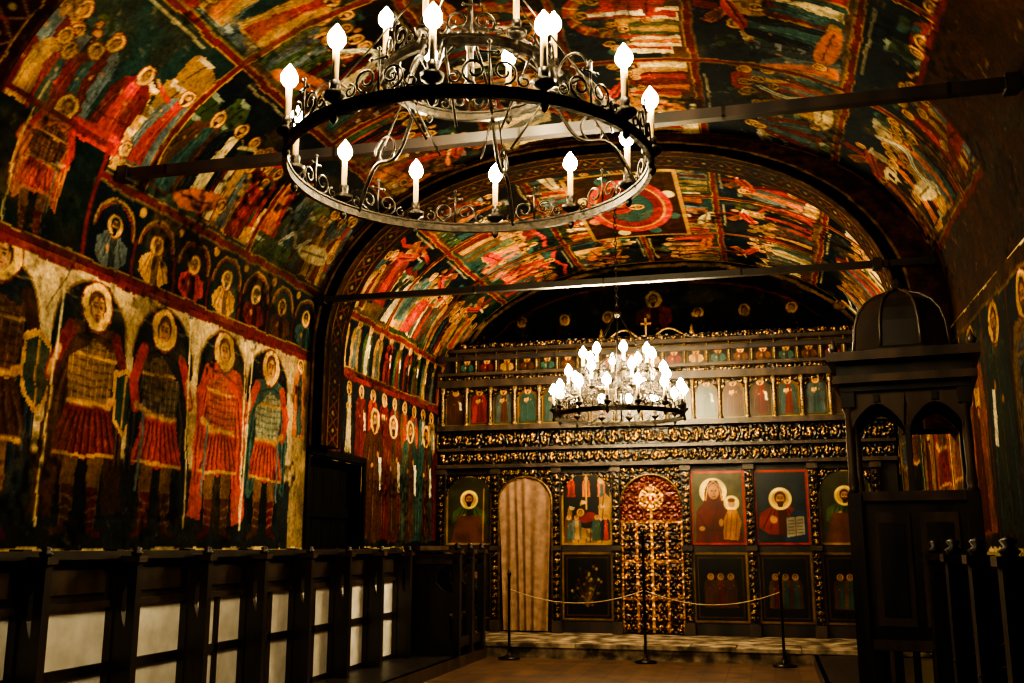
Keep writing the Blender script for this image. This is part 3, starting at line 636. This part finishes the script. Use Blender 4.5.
for p in posts: fr.b2(p-.055,p+.055,YI-.07,YI,.17,2.36,0); fr.b2(p-.07,p+.07,YI-.1,YI,.17,.32,1); fr.b2(p-.07,p+.07,YI-.1,YI,1.24,1.30,1); fr.b2(p-.07,p+.07,YI-.1,YI,2.28,2.36,1)
for z0,z1,dy in((2.36,2.41,.14),(2.60,2.64,.12),(2.88,2.95,.18),(3.50,3.60,.16),(3.66,3.70,.2),(4.0,4.05,.14)): fr.b2(xa,xb,YI-dy,YI,z0,z1,1)
fr.build('frame',[M_WOOD,M_WOODL],ICO)
relief('frieze_lower',xa,xb,2.41,2.60,YI-.03,.13)
relief('frieze_upper',xa,xb,2.64,2.88,YI-.03,.16)
relief('frieze_top',xa,xb,3.60,3.66,YI-.1,.06)
relief('crest',xa+.3,xb-.3,4.05,4.14,YI-.06,.14)
for i,p in enumerate(posts):
    relief('post_carving',p-.045,p+.045,.34,1.22,YI-.075,.09,.02); relief('post_carving',p-.045,p+.045,1.31,2.27,YI-.075,.09,.02)
def icon(name,x0,x1,z0,z1,y,draw,res=.0085,fr_=GOLD,fw=.03):
    w,h=x1-x0,z1-z0; cv=Cv(w,h,res,(.45,.3,.12)); draw(cv,w,h); cv.frame(fw/2,fw/2,w-fw/2,h-fw/2,fw,fr_)
    n=noise2(cv.H,cv.W,12); cv.a*=(.75+.35*n)[...,None]
    X,Z=np.meshgrid(np.linspace(x0,x1,cv.W),np.linspace(z0,z1,cv.H)); P=np.stack([X,np.full_like(X,y),Z],-1)
    grid_mesh(name,P,cv.a,M_ICON,None,ICO,smooth=False)
YH=(.92,.79,.42)
def big(kind):
    def d(cv,w,h):
        cv.rect(0,0,w,h,(.50,.34,.13) if kind!='john' else (.20,.20,.14)); 
        if kind=='christ':
            cv.rect(0,0,w,h,(.10,.14,.17)); bust(cv,w*.48,h*.50,w*.56,(.45,.12,.08),True,(.25,.13,.07)); cv.ring(w*.48,h*.50+.157*w,w*.185,.035,YH)
            cv.poly([(w*.52,.02),(w*.98,.02),(w*.95,h*.42),(w*.75,h*.48),(w*.6,h*.36)],(.08,.16,.24))
            cv.poly([(w*.58,h*.10),(w*.9,h*.14),(w*.9,h*.38),(w*.58,h*.36)],dk(WHITE,.6)); cv.line([(w*.74,h*.12),(w*.74,h*.37)],.01,BRN)
            for q in range(5): cv.line([(w*.61,h*(.15+.042*q)),(w*.71,h*(.155+.042*q))],.006,BLK); cv.line([(w*.77,h*(.16+.042*q)),(w*.87,h*(.165+.042*q))],.006,BLK)
            cv.ell(w*.33,h*.34,.035,.05,FLESH)
        elif kind=='mary':
            cv.rect(0,0,w,h,(.26,.25,.16)); cv.ell(w*.42,h*.72,w*.25,w*.25,YH); cv.poly([(w*.08,0),(w*.95,0),(w*.88,h*.4),(w*.6,h*.58),(w*.58,h*.75),(w*.5,h*.87),(w*.36,h*.87),(w*.27,h*.75),(w*.25,h*.58),(w*.1,h*.45)],(.30,.09,.07))
            cv.ell(w*.43,h*.72,w*.10,w*.145,FLESH); cv.ell(w*.40,h*.73,.012,.008,BLK); cv.ell(w*.47,h*.73,.012,.008,BLK); cv.line([(w*.435,h*.73),(w*.44,h*.68)],.008,dk(FLESH,.6)); cv.line([(w*.41,h*.65),(w*.46,h*.65)],.01,DRED)
            cv.line([(w*.28,h*.6),(w*.33,h*.8),(w*.43,h*.86),(w*.54,h*.79),(w*.58,h*.6)],.012,GOLD)
            cv.line([(w*.15,h*.4),(w*.3,h*.2),(w*.55,h*.2)],.03,dk(DRED,.6)); cv.line([(w*.5,h*.5),(w*.4,h*.3),(w*.42,.03)],.02,dk(DRED,.6))
            cv.ell(w*.75,h*.56,w*.14,w*.14,YH); cv.ell(w*.75,h*.56,w*.065,w*.08,FLESH); cv.ell(w*.75,h*.60,w*.07,w*.04,BRN)
            cv.poly([(w*.58,h*.08),(w*.85,h*.06),(w*.92,h*.3),(w*.84,h*.47),(w*.68,h*.47),(w*.6,h*.34)],(.60,.40,.16))
            for q in(.62,.70,.80): cv.line([(w*q,h*.1),(w*(q+.05),h*.42)],.012,dk(ORG,.6))
            cv.ell(w*.55,h*.3,.03,.05,FLESH); cv.ell(w*.2,h*.22,.04,.03,FLESH)
        elif kind=='john':
            bust(cv,w*.5,h*.55,w*.5,GREEN,True,(.2,.12,.07)); cv.ring(w*.5,h*.55+.14*w,w*.17,.03,YH); cv.poly([(w*.1,0),(w*.85,0),(w*.75,h*.42),(w*.25,h*.42)],BRN); cv.line([(w*.8,.05),(w*.82,h*.8)],.015,OCH)
        elif kind=='nativity':
            cv.rect(0,0,w,h,(.06,.07,.09)); hills(cv,0,0,w,h*.8); cv.ell(w*.5,h*.4,w*.22,h*.17,BLK); cv.ell(w*.52,h*.38,w*.17,h*.07,DRED,rot=.3); head(cv,w*.38,h*.45,.55)
            for q in(.15,.3,.7,.87): saint(cv,w*q,h*.06,.34,pick(ROBES),pick(ROBES),wx=1.2)
            for q in(.2,.5,.8): saint(cv,w*q,h*.66,.28,pick(ROBES),pick([RED,ORG]),wx=1.2)
            cv.line([(w*.5,h),(w*.5,h*.5)],.02,GOLD); cv.ell(w*.8,h*.9,.05,.05,GOLD)
        elif kind=='small':
            cv.rect(0,0,w,h,pick([(.34,.24,.12),(.16,.15,.12),(.26,.18,.10)])); cv.rect(0,0,w,h*.2,dk(GREEN,.6)); saint(cv,w/2,.02,h*.98,dk(pick([DRED,OCH,TEAL,SLATE,BRN]),.8),dk(pick([RED,TEAL,BRN,NAVY,BRN,SLATE]),.8),beard=rng.random()<.7,prop=pick(['book','scroll']),wx=1.4)
        elif kind=='lower':
            cv.rect(0,0,w,h,(.05,.055,.06)); cv.frame(.07,.07,w-.07,h-.07,.012,dk(OCH,.6))
            for q in(.32,.5,.68): saint(cv,w*q,h*.2,h*.5,pick([BRN,TEAL,DRED]),pick([BRN,NAVY,dk(OCH)]),wx=1.2)
            cv.a*=.7
        elif kind=='lowflower':
            cv.rect(0,0,w,h,(.05,.045,.045)); cv.frame(.07,.07,w-.07,h-.07,.012,dk(OCH,.6))
            for k in range(40):
                a=rng.uniform(0,2*pi); r=rng.uniform(.05,.3); cv.ell(w/2+r*math.cos(a)*.8,h*.5+r*math.sin(a),.02,.02,pick([OCH,DRED,CREAM,TEAL]),.8); cv.line([(w/2,h*.2),(w/2+r*math.cos(a)*.8,h*.5+r*math.sin(a))],.006,OCH,.5)
            cv.a*=.7
    return d
yi=YI-.012
cells=[(-4.365,-3.695,'john','lower'),(-2.72,-2.025,'nativity','lowflower'),(-.98,-.275,'mary','lower'),(-.16,.525,'christ','lower'),(.635,1.295,'john','lower')]
for a,b,k,l in cells:
    icon('icon_'+k,a,b,1.31,2.27,yi,big(k),fr_=(.55,.14,.07) if k in('mary','christ') else dk(GOLD,.7))
    icon('lower_panel',a,b,.33,1.22,yi,big(l),fr_=dk(OCH,.6))
    def mk(xc,hw):
        return lambda X,Z:(((X-xc)/hw)**2+((Z-1.98)/.27)**2>1)
    if k not in('mary','christ'): relief('spandrel',a,b,1.98,2.28,YI-.02,.12,.03,arch=mk((a+b)/2,(b-a)/2-.02))
def rbase(X,Z,h,C):
    xc=-1.50
    red=np.array([.42,.18,.10]); out=C.copy()
    top=(Z>1.62); t=np.clip((h-.6)*3,0,1)[...,None]
    out=np.where(top[...,None],red*(.7+.5*h[...,None]),out)
    r=np.hypot(X-xc,Z-1.92); th=np.arctan2(Z-1.92,X-xc)
    sun=(r<.13)&((np.cos(th*14)>0)|(r<.08)); out[sun]=(.85,.64,.32); out[(r<.05)]=(.5,.12,.06); ring=(np.abs(r-.15)<.012); out[ring]=(.75,.55,.25)
    for zz in(.62,1.1,1.62): out[np.abs(Z-zz)<.02]=(.60,.40,.18)
    for xx in(-.39,-.2,.2,.39): out[(np.abs(X-xc-xx)<.012)&(Z<1.62)]=(.65,.44,.2)
    k=(np.abs(X-xc)<.022)&(Z<2.1); out[k]=(.75,.54,.26)
    return out
relief('royal_doors',-1.91,-1.09,.19,2.24,YI-.02,.13,.04,gold=(.90,.62,.30),dark=(.15,.08,.05),base=rbase,arch=lambda X,Z:~((Z>1.85)&(((X+1.5)/.41)**2+((Z-1.85)/.39)**2>1)))
relief('royal_spandrel',-1.91,-1.09,1.85,2.35,YI-.03,.11,.03,arch=lambda X,Z:(((X+1.5)/.40)**2+((Z-1.85)/.38)**2>1))
cv=MB()
arc=[(-1.5+.40*math.cos(t),YI-.06,1.85+.385*math.sin(t)) for t in np.linspace(0,pi,24)]; cv.tube(arc,.016,0,6)
arc=[(-3.215+.37*math.cos(t),YI-.07,1.90+.33*math.sin(t)) for t in np.linspace(0,pi,24)]; cv.tube([(-3.215+.37,YI-.07,.2)]+arc+[(-3.215-.37,YI-.07,.2)],.018,0,6)
cv.box((-1.5,YI-.05,4.25),(.025,.03,.26),0); cv.box((-1.5,YI-.05,4.30),(.14,.03,.025),0)
for sx in(-1,1):
    cv.tube([(-1.5+sx*(.12+.45*t),YI-.05,4.12+.08*math.sin(pi*t)+.03*math.sin(5*t)) for t in np.linspace(0,1,16)],.016,0,6)
    cv.lathe((-1.5+sx*.62,YI-.05,4.12),[(.02,0),(.04,.04),(.02,.08),(.025,.1),(.001,.15)],8,0)
cv.build('gilt_arches',[noise_mat('dull_gilding',(.10,.06,.025),(.30,.18,.07),30,.4,.7,.2)],ICO)
relief('spandrel',-3.58,-2.84,1.90,2.35,YI-.03,.11,.03,arch=lambda X,Z:(((X+3.215)/.36)**2+((Z-1.90)/.32)**2>1))
n=17; w_=(xb-xa-.1)/n; col=MB()
for i in range(n):
    x0=xa+.05+i*w_; icon('apostle_icon',x0+.03,x0+w_-.03,2.97,3.48,yi,big('small'),.009,fw=.012,fr_=dk(GOLD,.7))
    xc=x0+w_/2; hw=w_/2-.03
    relief('apostle_arch',x0+.02,x0+w_-.02,3.30,3.50,YI-.03,.07,.02,arch=lambda X,Z,xc=xc,hw=hw:(((X-xc)/hw)**2+((Z-3.30)/.15)**2>1))
for i in range(n+1):
    x=xa+.05+i*w_; col.lathe((x,YI-.06,2.95),[(.035,0),(.035,.04),(.018,.06),(.024,.25),(.016,.46),(.03,.48),(.035,.55)],8,0)
n2=19; w2=(xb-xa-.5)/n2
for i in range(n2):
    x0=xa+.25+i*w2; 
    def fe(cv,w,h):
        cv.rect(0,0,w,h,(.10,.09,.08)); bust(cv,w/2,h*.48,h*.48,pick([DRED,BRN,TEAL,OCH]),True)
    icon('feast_icon',x0+.02,x0+w2-.02,3.72,3.99,yi-.02,fe,.01,fw=.01,fr_=dk(GOLD,.7))
for i in range(n2+1): x=xa+.25+i*w2; col.lathe((x,YI-.07,3.70),[(.02,0),(.012,.03),(.016,.15),(.01,.26),(.02,.3)],6,0)
col.build('gilt_colonettes',[noise_mat('gilt_wood',(.06,.035,.02),(.50,.34,.15),40,.4,.5,.3)],ICO)
for xc,hw in((-3.215,.36),):
    W,H=120,60; X,Z=np.meshgrid(np.linspace(-hw,hw,W),np.linspace(.19,2.22,H)); zt=1.90+.32*np.sqrt(np.clip(1-(X/(hw+.005))**2,0,1)); T=(Z-.19)/(2.03)
    Zc=.19+T*(zt-.19); Yc=YI-.05-.022*np.sin(X*44+1.6*np.sin(X*11+T*1.5))*(.5+.7*(1-T))-.01
    grid_mesh('curtain',np.stack([xc+X*(.86+.14*T),Yc,Zc],-1),None,M_CURT,None,ICO)
# rope barrier
rb=MB()
xsr=[-3.02,-1.42,.1]
for i,x in enumerate(xsr):
    hgt=1.02 if i!=1 else 1.5
    rb.lathe((x,11.8,0),[(.13,0),(.13,.02),(.06,.035),(.02,.06),(.016,.1),(.016,hgt-.08),(.03,hgt-.05),(.016,hgt-.02),(.001,hgt)],12,0)
for a,b in((0,1),(1,2)):
    pts=[(xsr[a]+(xsr[b]-xsr[a])*t,11.8,.80-.22*4*t*(1-t)*.7) for t in np.linspace(0,1,26)]; rb.tube(pts,.006,1,5)
rb.build('rope_barrier',[M_IRON,noise_mat('barrier_rope',(.30,.22,.14),(.45,.34,.22),60,.8)])
# ------------------------------------------------------------------ bishop throne
t=MB(); S=.37; ZW=1.50; ZC=2.14
t.b2(-.42,.42,-.42,.42,0,.16,0); t.b2(-.40,.40,-.40,.40,.16,.2,1)
for sx in(-1,1):
    for sy in(-1,1):
        t.b2(sx*S-.045,sx*S+.045,sy*S-.045,sy*S+.045,.2,ZW,0)
        t.lathe((sx*S,sy*S,ZW),[(.045,0),(.03,.03),(.036,.06),(.028,.14),(.032,.3),(.026,.50),(.042,.53),(.042,.60)],10,1)
        t.b2(sx*S-.045,sx*S+.045,sy*S-.045,sy*S+.045,ZC-.10,ZC+.02,0)
def side(fn,openb):
    def bx(u0,u1,za,zb,d,mat=0):
        vs=[fn(u_,z_,d_) for d_ in(0,d) for z_ in(za,zb) for u_ in(u0,u1)]
        t.add(vs,[(0,1,3,2),(4,6,7,5),(0,4,5,1),(2,3,7,6),(0,2,6,4),(1,5,7,3)],mat)
    bx(-S,S,ZW-.05,ZW+.01,.03,1); bx(-S,S,.2,.28,.02,0)
    if not openb:
        bx(-S,S,.62,ZW-.05,.01,0); bx(-.27,-.03,.70,1.38,.02,1); bx(.03,.27,.70,1.38,.02,1); bx(-.23,-.07,.76,1.32,.026,0); bx(.07,.23,.76,1.32,.026,0)
        bx(-S,S,.56,.62,.03,1)
        for q in np.linspace(-S+.08,S-.08,6): bx(q-.018,q+.018,.28,.56,.02,0)
    for k in range(2):
        c=-S/2+k*S; r=S/2-.02; n=14; vs=[];fs=[]
        for i in range(n+1):
            a=pi*i/n
            for d_ in(-.01,.025):
                vs.append(fn(c+r*math.cos(a),ZC-.25+.13*math.sin(a)+.04*math.sin(a)**6,d_)); vs.append(fn(c+(S/2)*math.cos(a)*1.0,ZC,d_))
        for i in range(n):
            b=i*4; fs+=[(b,b+4,b+5,b+1),(b+2,b+3,b+7,b+6),(b,b+2,b+6,b+4)]
        t.add(vs,fs,1)
        bx(c-.02,c+.02,ZC-.07,ZC-.02,.035,0)
    bx(-.018,.018,ZW,ZC-.22,.02,0) if not openb else None
side(lambda a,z,d:(a,-S-d,z),False); side(lambda a,z,d:(-S-d,a,z),True); side(lambda a,z,d:(a,S+d,z),False)
t.b2(S-.01,S+.02,-S,S,.2,1.3,0)
t.b2(-.25,.33,-.33,.33,.55,.6,1); t.b2(-.25,-.22,-.33,.33,.2,.55,0)
for hw,za,zb,mm in((.42,0,.05,0),(.46,.05,.10,1),(.43,.10,.19,0),(.49,.19,.25,1)): t.b2(-hw,hw,-hw,hw,ZC+za,ZC+zb,mm)
prof=[(.40,0),(.39,.03),(.345,.05),(.335,.12),(.325,.22),(.295,.31),(.24,.38),(.16,.43),(.08,.455),(.045,.475),(.035,.49),(.045,.515),(.02,.545),(.001,.56)]
t.lathe((0,0,ZC+.25),prof,8,0,False,pi/8)
for k in range(8):
    a=pi/8+k*pi/4; t.tube([((r+.004)*math.cos(a),(r+.004)*math.sin(a),ZC+.25+z) for r,z in prof[2:10]],.012,1,5)
for sx in(-1,1):
    for sy in(-1,1): t.lathe((sx*.44,sy*.44,ZC+.25),[(.02,0),(.035,.03),(.015,.06),(.001,.1)],8,1)
th_=t.build('bishop_throne',[M_WOOD,M_WOODL]); th_.location=(.92,6.95,.122); th_.rotation_euler=(0,0,math.radians(-8)); th_.scale=(.92,.92,1)
# ------------------------------------------------------------------ world, camera
w=bpy.data.worlds.new('World'); bpy.context.scene.world=w; w.use_nodes=True
w.node_tree.nodes['Background'].inputs[0].default_value=(.3,.6,.75,1); w.node_tree.nodes['Background'].inputs[1].default_value=.07
cam=bpy.data.cameras.new('camera'); co=bpy.data.objects.new('camera',cam); link(co)
cam.lens=35; cam.sensor_width=36
th=math.radians(14.2); ph=math.radians(11.6)
F=Vector((-math.sin(th)*math.cos(ph),math.cos(th)*math.cos(ph),math.sin(ph)))
co.location=(0,0,1.3); co.rotation_euler=F.to_track_quat('-Z','Y').to_euler()
bpy.context.scene.camera=co
vs=bpy.context.scene.view_settings
vs.view_transform='AgX'
try: vs.look='AgX - High Contrast'
except Exception as e: print(e)
vs.exposure=-.2
